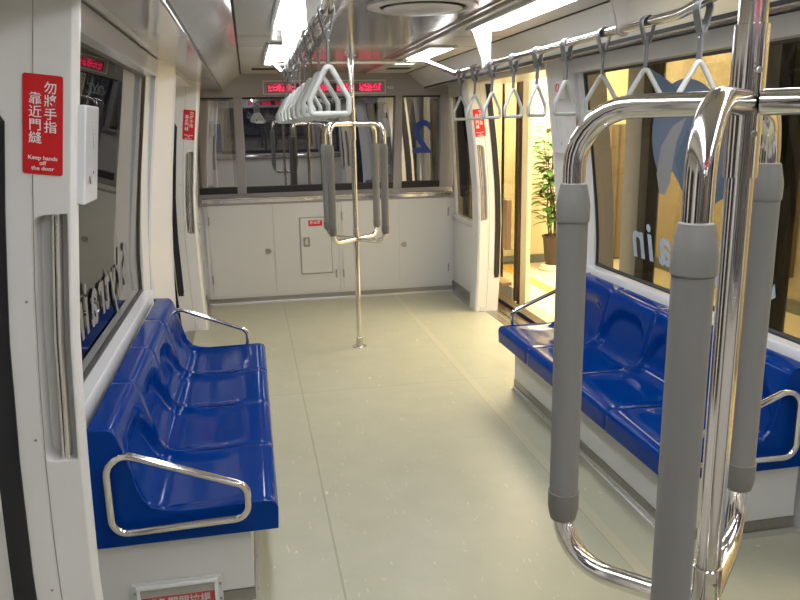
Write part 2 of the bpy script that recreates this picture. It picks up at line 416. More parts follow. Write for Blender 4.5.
    o = [(2.235, .74+(1.88-.74)*k/n) for k in range(n+1)]; p = [(4.30, 1.88-(1.88-.74)*k/n) for k in range(n+1)]
    for k in range(n):
        for dd in (.006,):
            a = [bm.verts.new((s*(interp(WG, z)+dd), y, z)) for y, z in (o[k], o[k+1], p[n-k-1], p[n-k])]; bm.faces.new(a)
    bmesh.ops.remove_doubles(bm, verts=bm.verts, dist=1e-5)
    link('window_pane', bm, 'glass_side_'+nm, wi, smooth=True)
    return wall, wi
wall_l, win_l = side(-1, 'left'); wall_r, win_r = side(1, 'right')

# lettering on the side windows (reads from outside)
def window_text(s, win, m):
    ys = 2.60; adv = {'S': .20, 'k': .19, 'y': .18, 't': .13, 'r': .14, 'a': .20, 'i': .10, 'n': .18}
    adv = {k: v*.93 for k, v in adv.items()}; cur = 2.585
    for ch in 'Skytrain':
        y = (cur+adv[ch]/2) if s > 0 else (6.455-cur-adv[ch]/2)
        z0 = .965
        # viewed from outside: on the right side the reader faces -x, on the left +x
        R = Matrix(((0, 0, s, 0), (s, 0, 0, 0), (0, 1, 0, 0), (0, 0, 0, 1)))
        t = text('letter', ch, .29, m, win, None, ext=.0002, bold=.006, shear=.18)
        me = t.data; me.transform(R)
        for v in me.vertices:
            z = z0+v.co.z+.0; v.co = (s*(interp(WG, z)-.001)+v.co.x, y+v.co.y, z)
        cur += adv[ch]
window_text(1, win_r, 'text_pale'); window_text(-1, win_l, 'text_grey')
def decal(win, outline, m, off):
    bm = bmesh.new(); vs = [bm.verts.new((interp(WG, z)-off, y, z)) for y, z in outline]; f = bm.faces.new(vs)
    bmesh.ops.triangulate(bm, faces=[f])
    for _ in range(2): bmesh.ops.subdivide_edges(bm, edges=bm.edges, cuts=1)
    for v in bm.verts: v.co.x = interp(WG, v.co.z)-off
    link('window_emblem', bm, m, win)
def arc(cy, cz, r, a0, a1, n=24, ry=1): return [(cy+ry*r*math.cos(math.radians(a0+(a1-a0)*k/n)), cz+r*math.sin(math.radians(a0+(a1-a0)*k/n))) for k in range(n+1)]
# round blue emblem with a pale swoosh and a fin
decal(win_r, arc(3.22, 1.49, .30, -38, 210, n=36, ry=1.08)+[(3.08, 1.18), (3.24, 1.19), (3.32, 1.31), (3.41, 1.40)], 'logo_blue', .0015)
decal(win_r, [(3.50, 1.24), (3.52, 1.34), (3.46, 1.48), (3.34, 1.58), (3.22, 1.62), (3.32, 1.50), (3.37, 1.38), (3.40, 1.30), (3.45, 1.24)], 'logo_pale', .002)
decal(win_r, [(3.34, 1.42), (3.22, 1.56), (3.05, 1.45), (2.90, 1.30), (3.15, 1.17), (3.30, 1.28)], 'logo_deep', .0022)
decal(win_r, [(3.52, 1.86), (3.38, 1.80), (3.10, 1.66), (3.30, 1.64), (3.46, 1.66)], 'logo_deep', .0022)

# ------------------------------------------------------------------ end wall (and its twin behind the camera)
def end_wall(nm, flip):
    y = 7.06; parts = []
    bm = bmesh.new()
    box(bm, -1.30, 1.30, y+.0, y+.10, 0, .92)
    wl = struct(link('wall_'+nm, bm, 'panel_plain'))
    bm = bmesh.new(); box(bm, -1.30, 1.30, y, y+.04, 1.885, 2.10); link('header', bm, 'frame_grey', wl)
    bm = bmesh.new(); box(bm, -1.2, 1.2, y+.055, y+.075, 1.02, 1.085); box(bm, -1.2, 1.2, y+.055, y+.075, 1.87, 1.89); link('gasket', bm, 'black', wl)
    # window surround: sill, mullions, posts
    bm = bmesh.new(); prism(bm, [(y-.03, .965), (y+.07, 1.035), (y+.14, 1.035), (y+.14, .92), (y-.03, .92)], 'x', -1.20, 1.20)
    link('window_sill', bm, 'frame_grey', wl)
    bm = bmesh.new()
    for a, b, c, d in ((-.835, -.755, -.85, -.765), (.655, .717, .613, .70), (1.09, 1.21, 1.075, 1.21), (-1.23, -1.19, -1.23, -1.19)):
        A = [bm.verts.new(v) for v in ((a, y+.02, 1.90), (b, y+.02, 1.90), (d, y+.05, 1.02), (c, y+.05, 1.02))]
        B = [bm.verts.new(v.co+Vector((0, .06, 0))) for v in A]
        bm.faces.new(A); bm.faces.new(B[::-1])
        for i in range(4): bm.faces.new((A[i], B[i], B[(i+1) % 4], A[(i+1) % 4]))
    link('mullions', bm, 'frame_grey', wl, bevel=.006)
    wi = struct(thing('window_'+('3' if not flip else '4'), None, None))
    for a, b in ((-1.20, -.80), (-.79, .68), (.67, 1.12)):
        bm = bmesh.new(); v = [bm.verts.new(p) for p in ((a, y+.085+TY*(a-0)+.0, 1.02), (b, y+.085+TY*b, 1.02), (b, y+.085+TY*b-TZ*.88, 1.90), (a, y+.085+TY*a-TZ*.88, 1.90))]
        bm.faces.new(v); link('window_pane', bm, 'glass_end', wi)
    # chrome ledge over the cabinets
    bm = bmesh.new(); tube(bm, [(-1.17, y-.045, .985), (1.16, y-.045, .985)], .011, seg=12); box(bm, -1.17, 1.16, y-.04, y-.02, .945, .975)
    link('ledge_rail', bm, 'chrome', wl, smooth=False)
    bm = bmesh.new(); box(bm, -1.18, 1.20, y-.03, y-.0, .012, .055); link('kick_plate', bm, 'steel', wl)
    bm = bmesh.new(); box(bm, -1.18, 1.19, y-.075, y-.02, 0, .005); box(bm, -1.18, 1.19, y-.028, y-.022, 0, .03); link('floor_strip', bm, 'alu', wl)
    # destination display
    bm = bmesh.new()
    for q in (0,):
        for (x0, x1, z0, z1) in ((-.565, .555, 2.018, 2.026), (-.565, .555, 1.905, 1.913), (-.565, -.557, 1.905, 2.026), (.547, .555, 1.905, 2.026)): box(bm, x0, x1, y-.01, y+.002, z0, z1)
    link('display_frame', bm, 'panel_plain', wl)
    bm = bmesh.new(); box(bm, -.53, .52, y-.004, y+.002, 1.925, 1.998); dp = link('led_display', bm, 'led_back', wl)
    bm = bmesh.new(); rnd = random.Random(3)
    x = -.52; kinds = [(1, 5)]
    while x < .50:
        if rnd.random() < .12 and x > -.4: x += .04; continue
        wd = .036
        for r in range(8):
            for c in range(6):
                if rnd.random() < .50 or (r in (1, 4) and rnd.random() < .7): box(bm, x+c*.0062, x+c*.0062+.0052, y-.0065, y-.004, 1.9285+r*.0085, 1.9285+r*.0085+.0070)
        x += wd+.006
    link('led_characters', bm, 'led_red', dp)
    return wl, wi
TZ, TY = .008, .010
wall_end, win_end = end_wall('front', False)
text('unit_number', 'KE2', .036, 'white_ink', wall_end, T(.60, 7.058, 1.955) @ FACE_Y, ext=.0004)
# number on the window, readable from outside
text('digit', '2', .43, 'digit_blue', win_end, T(.912, 7.135, 1.485) @ FACE_Y @ Matrix.Diagonal((-1, 1, 1, 1)), ext=.0004, bold=.006, sx=.92)
rear, win_rear = end_wall('rear', True)
Rz = T(0, 6.5, 0) @ Matrix.Rotation(PI, 4, 'Z')
for o in (rear, win_rear): o.matrix_world = Rz

# cabinets under the end window
def hinge(bm, x, y, z): box(bm, x-.006, x+.006, y-.006, y+.003, z-.04, z+.04)
def cabinet(name, label, x0, xm, x1, latch_left, latch_right):
    t = thing(name, label, 'cabinet', (0, 7.06, 0), 'storage cabinets under the end window'); y = 0
    bm = bmesh.new(); box(bm, x0-.03, x1+.03, -.028, -.001, .055, .945); link('body', bm, 'cabinet', t)
    for k, (a, b) in enumerate(((x0, xm), (xm, x1))):
        bm = bmesh.new(); box(bm, a+.0035, b-.0035, -.034, -.028, .075, .925); d = link('door', bm, 'cabinet', t, bevel=.0015)
        bm = bmesh.new(); hx = a+.006 if k == 0 else b-.006
        bm.free()
        for z in (.24, .79): bm = bmesh.new(); hinge(bm, hx, -.036, z); link('hinge', bm, 'steel', d)
        if (latch_left, latch_right)[k]:
            lx = b-.055 if k == 0 else a+.045; s = 1 if k == 0 else -1
            bm = bmesh.new(); prism(bm, [(lx-s*.028, .512), (lx+s*.012, .512), (lx+s*.03, .488), (lx+s*.012, .464), (lx-s*.028, .464)], 'y', -.042, -.034); link('latch', bm, 'steel', d)
    return t
cabinet('storage_cabinet', 'low white two-door cabinet left of centre, carrying the fire extinguisher locker', -1.13, -.545, .035, True, False)
cabinet('storage_cabinet', 'low white two-door cabinet at the right end under the number 2 window', .095, .645, 1.145, False, True)
bm = bmesh.new(); box(bm, .065-.0, .066, 7.03, 7.033, .06, .94); link('cabinet_joint', bm, 'gap_dark', wall_end)
t = thing('fire_extinguisher_locker', 'small raised white locker door with a red sticker on the left cabinet', 'locker', (-.155, 7.025, .52))
bm = bmesh.new(); box(bm, -.142, .142, -.018, .0, -.262, .262); link('door', bm, 'cabinet', t, bevel=.006)
bm = bmesh.new(); box(bm, -.150, .150, -.004, .002, -.270, .270); link('frame', bm, 'steel', t)
bm = bmesh.new(); box(bm, -.118, -.058, -.022, -.018, -.005, .085); lk = link('lock', bm, 'steel', t)
bm = bmesh.new(); box(bm, -.10, -.076, -.024, -.022, .012, .07); link('lock_lever', bm, 'chrome_soft', lk)
bm = bmesh.new(); prism(bm, rrect(.13, .055, .006, cx=-.0, cy=.215), 'y', -.0195, -.018); st = link('sticker', bm, 'red', t)
text('sticker_text', '滅火器', .034, 'white_ink', st, T(0, -.0205, .219) @ FACE_Y, ext=.0004, bold=.0006, spacing=1.05)

# ------------------------------------------------------------------ doors
def door_leaf(name, s, y0, y1, parent):
    bm = bmesh.new(); D = .215
    zs = [.0, .3, .62]
    def strip(y0, y1, z0, z1, n, mi=0):
        loft(bm, s, PP, [(D, y0), (D+.04, y0), (D+.04, y1), (D, y1)], z0, z1, mi, nz=n)
    strip(y0, y1, .01, .62, 5); strip(y0, y1, 1.78, 1.96, 2); strip(y0, y0+.12, .62, 1.78, 8); strip(y1-.12, y1, .62, 1.78, 8)
    o = link('door_leaf', bm, 'panel', parent)
    bm = bmesh.new(); loft(bm, s, PP, [(D+.018, y0+.11), (D+.022, y0+.11), (D+.022, y1-.11), (D+.018, y1-.11)], .61, 1.79, nz=8)
    link('door_pane', bm, 'glass_side_left', o)
for n, (a, b) in ((1, (.39, 1.985)), (2, (4.515, 6.13))):
    d = struct(thing('door_%d' % n, None, None)); m_ = (a+b)/2
    door_leaf('a', -1, a, m_-.005, d); door_leaf('b', -1, m_+.005, b, d)
    bm = bmesh.new(); loft(bm, -1, PP, [(.212, m_-.012), (.26, m_-.012), (.26, m_+.012), (.212, m_+.012)], .01, 1.96); link('edge_seal', bm, 'black', d)
# thresholds: both sides
for s in (-1, 1):
    for a, b in ((.38, 1.97), (4.53, 6.12)):
        bm = bmesh.new()
        box(bm, s*1.24, s*1.31, a, b, -.01, .004); box(bm, s*1.325, s*1.35, a, b, -.01, .003); box(bm, s*1.365, s*1.42, a, b, -.01, .003)
        box(bm, s*1.24, s*1.42, a, b, -.05, -.008, 1)
        struct(link('trim_%d' % (1+(s > 0)*2+(a > 3)), bm, ['steel', 'gap_dark']))

# ------------------------------------------------------------------ STATION beyond the right side
bm = bmesh.new(); box(bm, 1.60, 5.0, -1, 14, -.06, 0); pf = struct(link('floor_platform', bm, 'station_floor'))
bm = bmesh.new(); box(bm, 1.60, 1.72, -1, 14, 0, .004); link('platform_edge', bm, 'tan', pf)
bm = bmesh.new(); box(bm, 2.04, 2.17, -1, 8.2, .0, .003); link('yellow_strip', bm, 'yellow_tile', pf)
bm = bmesh.new(); box(bm, 1.38, 1.60, -1, 14, -.30, -.10); link('track_ledge', bm, 'tan', pf)
bm = bmesh.new(); box(bm, 1.72, 5, 8.25, 8.35, 0, 2.75); pw = struct(link('wall_station', bm, 'station_wall'))
bm = bmesh.new(); box(bm, 1.72, 5, 8.235, 8.25, 0, .10); link('skirting', bm, 'skirting_grey', pw)
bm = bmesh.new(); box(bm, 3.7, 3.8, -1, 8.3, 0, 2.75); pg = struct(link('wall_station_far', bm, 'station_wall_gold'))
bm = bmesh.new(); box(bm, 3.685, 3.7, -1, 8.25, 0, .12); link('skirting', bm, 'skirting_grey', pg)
bm = bmesh.new(); box(bm, 1.5, 5, -1, 8.4, 2.75, 2.8); struct(link('ceiling_station', bm, 'station_wall'))
bm = bmesh.new(); n = 14; y = 5.55; wd = .32
prism(bm, [(3.69-.03*(1+math.sin(k*1.9)), y-wd/2+wd*k/n) for k in range(n+1)]+[(3.70, y+wd/2), (3.70, y-wd/2)], 'z', .3, 2.5)
tag(link('wall_hanging', bm, 'station_brown'), 'dark brown pleated hanging on the station side wall, beyond the large grab pole', 'wall hanging')
bm = bmesh.new(); n = 16
prism(bm, [(3.27+.41*k/n, 8.18-.025*math.sin(k*1.7)) for k in range(n+1)]+[(3.68, 8.24), (3.27, 8.24)], 'z', .02, 1.58)
tag(link('curtain', bm, 'curtain_tan'), 'brown curtain on the station back wall, beyond the far edge of the right window', 'curtain')
# platform screen doors
psd = thing('platform_screen', 'brown and grey framed glass platform screen outside the right windows', 'screen door', (1.62, 4, 0))
X = 0
def pbox(name, y0, y1, z0, z1, m, x0=-.04, x1=.04):
    bm = bmesh.new(); box(bm, x0, x1, y0-4, y1-4, z0, z1); return link(name, bm, m, psd, bevel=.004)
pbox('post', 6.27, 6.34, 0, 2.02, 'brown_frame', -.02, .02); pbox('post', 6.40, 6.44, 0, 2.02, 'brown_frame', -.015, .015)
pbox('post', 4.09, 4.19, 0, 2.3, 'black'); pbox('post', 4.19, 4.39, 0, 2.3, 'psd_grey')
pbox('post', 2.93, 3.02, 0, 2.3, 'black'); pbox('post', 3.02, 3.2, 0, 2.3, 'psd_grey'); 
pbox('post', 6.80, 6.84, 0, 2.02, 'brown_frame', -.008, .008)
pbox('jamb', 6.12, 6.26, 0, 2.3, 'cream', -.02, .02)
pbox('header', 6.26, 8.0, 2.02, 2.10, 'brown_frame'); pbox('header', -1, 4.39, 2.3, 2.4, 'brown_frame')
pbox('bottom_rail', 6.46, 7.9, 0, .12, 'psd_grey', -.02, .02); pbox('bottom_rail', -1, 4.09, 0, .35, 'psd_grey', -.02, .02)
pbox('glass_leaf', 6.46, 7.9, .12, 2.02, 'glass_clear', -.005, .005)
pbox('glass_leaf', .4, 4.09, .35, 2.3, 'glass_clear', -.005, .005)
pbox('handle_box', 6.50, 6.60, .47, .93, 'tan', -.07, -.02); pbox('handle_plate', 6.60, 6.66, .47, .93, 'brown_frame', -.07, -.03)
pbox('door_stopper', 6.47, 6.9, .14, .17, 'tan', -.12, -.02)

# guideway in the dark, both sides and ahead
bm = bmesh.new(); box(bm, -6, 1.36, -8, 30, -.9, -.6); box(bm, -4.6, -4.5, -8, 30, -.6, 4); box(bm, 1.4, 1.6, -8, 30, -.9, -.30)
struct(link('ground_guideway', bm, 'tunnel'))

# ------------------------------------------------------------------ neighbouring car
nc = thing('train_car', 'end of the next train car with a blue number 1, beyond the end window', 'train car', (0, 8.4, 0))
bm = bmesh.new(); box(bm, -1.30, 1.30, 0, .08, 0, .92); box(bm, -1.30, 1.30, 0, .08, 1.95, 2.3)
for a, b in ((-1.30, -1.20), (-.90, -.78), (.70, .80), (1.22, 1.30)): box(bm, a, b, 0, .08, .92, 1.95)
link('body', bm, 'car_white', nc, bevel=.01)
bm = bmesh.new(); box(bm, -1.2, 1.22, .05, .06, .92, 1.95); link('window_pane', bm, 'navy', nc)
text('digit', '1', .40, 'digit_blue', nc, T(-1.035, -.006, 1.50) @ FACE_Y, ext=.002, bold=.012)
bm = bmesh.new(); box(bm, -1.24, -.90, -.004, .0, 1.0, 1.9); link('number_panel', bm, 'number_white', nc)
bm = bmesh.new(); box(bm, -1.30, 1.30, .08, 6, .0, .06); link('underframe', bm, 'tunnel', nc)

# ------------------------------------------------------------------ CEILING LAMPS
def lamp(x, y0, y1, label, rad=.02):
    t = thing('ceiling_light', label, 'ceiling light', (x, (y0+y1)/2, zc), 'fluorescent strips in the ceiling'); L = (y1-y0)/2
    bm = bmesh.new()
    for a, b, c, d in ((-.095, -.076, -L-.02, L+.02), (.076, .095, -L-.02, L+.02), (-.076, .076, -L-.02, -L), (-.076, .076, L, L+.02)): box(bm, a, b, c, d, -.016, 0)
    link('frame', bm, 'ceiling', t, bevel=.003)
    bm = bmesh.new(); prism(bm, rrect(.152, 2*L, rad, n=8), 'z', -.014, -.004); link('diffuser', bm, 'diffuser', t)
lamp(-.495, 2.60, 3.86, 'bright rectangular ceiling light on the left, nearest the camera')
lamp(.495, 2.60, 3.86, 'long bright ceiling light above the right handrail')
lamp(-.495, 4.56, 5.92, 'farther bright ceiling light on the left near the end wall', .06)
lamp(.495, 4.72, 5.92, 'farther ceiling light on the right, crossed by the handrail tube', .06)
lamp(-.495, -.40, 1.94, 'ceiling light on the left above the camera')  # rear strip out of view, lengthened to add light on the near pillar
lamp(.495, -.40, 1.94, 'ceiling light on the right near the large grab pole')  # matching unseen rear strip, lengthened the same way for extra light
for s, nm in ((-1, 'left'), (1, 'right')):
    t = thing('air_grille', 'small dark slotted grille beyond the %s ceiling lights' % nm, 'grille', (s*.56, 6.45, zc), 'ceiling grilles by the end wall')
    bm = bmesh.new(); box(bm, -.12, .12, -.12, .12, -.004, 0); link('plate', bm, 'ceiling', t)
    bm = bmesh.new()
    for k in range(6): box(bm, -.10, .10, -.10+k*.036, -.08+k*.036, -.006, -.003)
    link('slot', bm, 'gap_dark', t)
# round vent
t = thing('ceiling_vent', 'large round air vent dish in the middle of the glossy ceiling', 'vent', (.03, 3.25, zc+.006))
bm = bmesh.new(); lathe(bm, [(.235, 0), (.235, -.004), (.21, -.010), (.19, -.008), (.187, -.003), (.185, 0)], (0, 0, 0), 48); link('ring', bm, 'ceiling', t, smooth=True)
bm = bmesh.new(); lathe(bm, [(.165, -.008), (.168, -.012), (.14, -.020), (.06, -.024), (.001, -.025)], (0, 0, 0), 48); link('dish', bm, 'ceiling', t, smooth=True)
bm = bmesh.new(); lathe(bm, [(.182, -.001), (.182, -.002), (.05, -.002), (.05, -.010)], (0, 0, 0), 48); link('dark_gap', bm, 'gap_dark', t)

# ------------------------------------------------------------------ HANDRAILS with brackets
RX, RZ = .506, 1.90
def rail(s, label):
    t = thing('handrail', label, 'handrail', (s*RX, 3.25, RZ), 'overhead handrails')
    bm = bmesh.new()
    tube(bm, [(-s*RX, 5.33-3.25, .143), (s*.03, 5.33-3.25, .143), (0, 4.45-3.25, 0), (0, 2.05-3.25+.0, 0), (s*.03, 1.17-3.25, .143), (-s*RX, 1.17-3.25, .143)], .0155, seg=16, rad=.09)
    link('tube', bm, 'chrome', t, smooth=True)
    for y in (3.87, 2.40):
        bm = bmesh.new()
        out = [(-.078, .178), (.028, .178), (.024, .03)]+[(.024*math.cos(a), -.002+.024*math.sin(a)) for a in [-.1*PI-.16*PI*k for k in range(6)]]+[(-.026, .03)]
        prism(bm, [(s*a, b) for a, b in out], 'y', y-3.25-.007, y-3.25+.007)
        link('bracket', bm, 'bracket', t, bevel=.003)
    for y in (4.40,):
        bm = bmesh.new(); tube(bm, [(0, y-3.25-.012, 0), (0, y-3.25+.012, 0)], .019, seg=16); link('collar', bm, 'chrome_soft', t, smooth=False)
    return t
rail(-1, 'left overhead chrome handrail crowded with strap handles')
rail(1, 'right overhead chrome handrail above the blue bench and open doorway')

# ------------------------------------------------------------------ STRAP HANDLES
def ribbon(bm, pts, wd, th, wdir):
    pts = [Vector(p) for p in pts]; wv = Vector(wdir).normalized(); rings = []
    for i, p in enumerate(pts):
        tt = (pts[min(i+1, len(pts)-1)]-pts[max(i-1, 0)]).normalized(); n = tt.cross(wv).normalized()
        rings.append([bm.verts.new(p+wv*a*wd/2+n*b*th/2) for a, b in ((-1, -1), (1, -1), (1, 1), (-1, 1))])
    for A, B in zip(rings, rings[1:]):
        for k in range(4): bm.faces.new((A[k], A[(k+1) % 4], B[(k+1) % 4], B[k]))
    bm.faces.new(rings[0][::-1]); bm.faces.new(rings[-1])
def strap_handle():
    t = thing('strap_handle', 'x', 'strap handle', (0, 0, 0), 'hanging strap handles')
    bm = bmesh.new(); R = .020
    loop = [(-.004, 0, -.066), (-.009, 0, -.052), (-R, 0, -.006)]+[(R*math.cos(a), 0, R*math.sin(a)) for a in [PI-PI*k/8 for k in range(9)]]+[(R, 0, -.006), (.009, 0, -.052), (.004, 0, -.066)]
    ribbon(bm, loop, .034, .0035, (0, 1, 0)); st = link('strap', bm, 'strap', t)
    bm = bmesh.new(); ribbon(bm, [(0, 0, -.045), (0, 0, -.08), (0, .003, -.12), (0, .006, -.134)], .022, .006, (0, 1, .0)); link('lower_strap', bm, 'strap', st)
    bm = bmesh.new()
    for z in (-.052, -.064, -.076): tube(bm, [(-.006, 0, z), (.006, 0, z)], .0028, seg=8)
    link('rivet', bm, 'chrome_soft', st)
    # triangular grip
    bm = bmesh.new(); w_ = .0525; za = -.132
    pts = [(0, 0, za), (w_, 0, za-.092), (w_*.985, 0, za-.131), (-w_*.985, 0, za-.131), (-w_, 0, za-.092)]
    tube(bm, pts, .0078, closed=True, seg=12, rad=[.010, .012, .010, .010, .012]); link('grip', bm, 'handle', t, smooth=True)
    return t
proto = strap_handle()
ordn = ['first', 'second', 'third', 'fourth', 'fifth', 'sixth', 'seventh', 'eighth', 'ninth', 'tenth']
Yr = [4.339, 4.062, 3.761, 3.445, 3.147, 2.847, 2.534, 2.236, 1.945]
angR = [22, 18, 24, 22, 25, 16, -34, -38, -8]
Yl = [4.34, 4.06, 3.76, 3.45, 3.16, 2.88, 2.60, 2.32, 2.06]
angL = [8, -5, 6, 4, -6, 5, 3, -4, 2]
first = True
for s, ys, an, nm in ((1, Yr, angR, 'right'), (-1, Yl, angL, 'left')):
    for i, (y, a) in enumerate(zip(ys, an)):
        o = proto if first else copy_tree(proto); first = False
        o.location = (s*RX, y, RZ)
        g = [c for c in o.children if c.name.startswith('grip')][0]; g.rotation_euler.z = math.radians(a)
        l = [c for c in o.children if c.name.startswith('strap')][0]; l.rotation_euler.z = math.radians(a*.3)
        o['label'] = ('pale triangular strap handle hanging nearest the camera on the %s rail' % nm) if i == 8 else ('pale triangular strap handle, %s from the end wall on the %s rail' % (ordn[i], nm))

# ------------------------------------------------------------------ GRAB POLES with four padded arms
def grab_pole(y, near, label):
    t = thing('grab_pole', label, 'grab pole', (0, y, 0), 'centre grab poles'); r = .262; th = .79
    bm = bmesh.new(); tube(bm, [(0, 0, 0), (0, 0, 2.09)], .0205 if near else .0185, seg=24); link('pole', bm, 'chrome', t, smooth=True)
    bm = bmesh.new(); lathe(bm, [(.052, 0), (.052, .006), (.046, .010), (.026, .012), (.025, .03), (.0235, .075), (.021, .077)], (0, 0, 0)); fl = link('floor_flange', bm, 'chrome_soft', t, smooth=True)
    bm = bmesh.new()
    for k in range(4):
        a = PI/4+k*PI/2; tube(bm, [(.038*math.cos(a), .038*math.sin(a), .008), (.038*math.cos(a), .038*math.sin(a), .012)], .004, seg=8)
    link('screw', bm, 'steel', fl)
    bm = bmesh.new(); lathe(bm, [(.045, 2.085), (.045, 2.078), (.025, 2.07), (.024, 2.02), (.021, 2.018)], (0, 0, 0)); link('ceiling_flange', bm, 'chrome_soft', t, smooth=True)
    zt, zb = 1.625, (.778 if near else .812)
    for a, b in ((zt-.11, zt+.11), (zb-.055, zb+.08)):
        bm = bmesh.new(); R = .0245 if near else .0225
        lathe(bm, [(.020, a), (R, a+.001), (R, b-.001), (.020, b)], (0, 0, 0), 28); sl = link('sleeve', bm, 'chrome', t, smooth=True)
        for z in ((a+b)/2+.045, (a+b)/2-.045): bm = bmesh.new(); tube(bm, [(-.0, -R-.002, z), (0, -R+.004, z)], .0045, seg=8); link('grub_screw', bm, 'steel', sl)
    c, s_ = r*math.cos(th), r*math.sin(th)
    D = {'NW': (-c, s_), 'NE': (s_, c), 'SE': (c, -s_), 'SW': (-s_, -c)}
    tops = {'NW': 1.499, 'NE': 1.523, 'SE': 1.499, 'SW': 1.476} if near else {k: 1.487 for k in D}
    for k, (dx, dy) in D.items():
        bm = bmesh.new()
        tube(bm, [(dx*.08, dy*.08, zt), (dx, dy, zt), (dx, dy, zb), (dx*.08, dy*.08, zb)], .0190 if near else .0168, seg=20, rad=.098 if near else .075, caps=False)
        ar = link('arm', bm, 'chrome', t, smooth=True)
        a, b = (.89 if near and k == 'NE' else .872), tops[k]
        bm = bmesh.new(); q = .0262
        lathe(bm, [(.019, a-.004), (q*.90, a-.001), (q*1.0, a+.010), (q*1.09, a+.024), (q*1.09, a+.054), (q*1.01, a+.0545), (q*1.01, a+.056), (q, a+.0565), (q, b-.066), (q*1.03, b-.0655), (q*1.03, b-.064), (q*1.09, b-.0635), (q*1.10, b-.036), (q*1.05, b-.026), (q*.90, b-.006), (q*.86, b), (.019, b+.002)], (dx, dy, 0), 32)
        g = link('padded_grip', bm, 'rubber_grey', ar, smooth=True)
    return t
grab_pole(5.33, False, 'slim chrome pole with four grey padded arms standing before the end cabinets')
grab_pole(1.02, True, 'large chrome pole with thick grey padded arms closest to the camera')

# ------------------------------------------------------------------ BENCHES
Y0, W = 2.305, .4735
XF = .705
def seat_mesh(bm, s, y0, y1, scoop=True):
    prof = [(.006, .300), (.0, .306), (-.002, .375), (.004, .392), (.018, .401), (.045, .404), (.10, .403), (.17, .401), (.24, .400), (.31, .402), (.36, .410), (.40, .428), (.425, .460), (.44, .50), (.452, .55), (.463, .60), (.474, .645), (.484, .675), (.496, .692), (.512, .699), (.57, .702)]
    # finer profile
    P = [Vector((a, b)) for a, b in prof]; fine = []
    for a, b in zip(P, P[1:]):
        n = max(1, int((b-a).length/.014))
        for k in range(n): fine.append(a.lerp(b, k/n))
    fine.append(P[-1]); NU = 30; L = [0]
    for a, b in zip(fine, fine[1:]): L.append(L[-1]+(b-a).length)
    i_front = next(i for i, p in enumerate(fine) if p.x > .05); i_top = max(i for i, p in enumerate(fine) if p.y < .665)
    l0, l1 = L[i_front], L[i_top]
    def sst(x): x = max(0, min(1, x)); return x*x*(3-2*x)
    g = []
    for j in range(NU+1):
        u = j/NU; uu = .5-abs(u-.5)          # 0 at edges .5 middle
        row = []
        for i, p in enumerate(fine):
            a = fine[max(0, i-1)]; b = fine[min(len(fine)-1, i+1)]; tg = (b-a).normalized(); nrm = Vector((tg.y, -tg.x))    # into the shell
            d = 0
            if l0 < L[i] < l1:
                v = (L[i]-l0)/(l1-l0)
                # moulded bowls: shallow pan, deeper back ending in a round arch
                au = abs(u-.5)*2
                vt = .975-.34*au**4
                back = sst((vt-v)/.13)*sst(uu/.105)
                pan = sst(v/.30)*sst(uu/.20)
                k = sst((v-.40)/.16)
                d = .017*pan*(1-k)+.027*back*k
                ridge = sst((v-.40)/.10)*sst((.98-v)/.30); d -= .007*ridge*sst((.09-uu)/.09)
            q = p+nrm*d
            # close the panel edges with a small rounded joint
            if u in (0, 1): q = p+nrm*.004
            row.append(bm.verts.new((s*(XF+q.x), y0+(y1-y0)*u, q.y)))
        g.append(row)
    for A, B in zip(g, g[1:]):
        for i in range(len(A)-1): bm.faces.new((A[i], A[i+1], B[i+1], B[i]))
    return prof
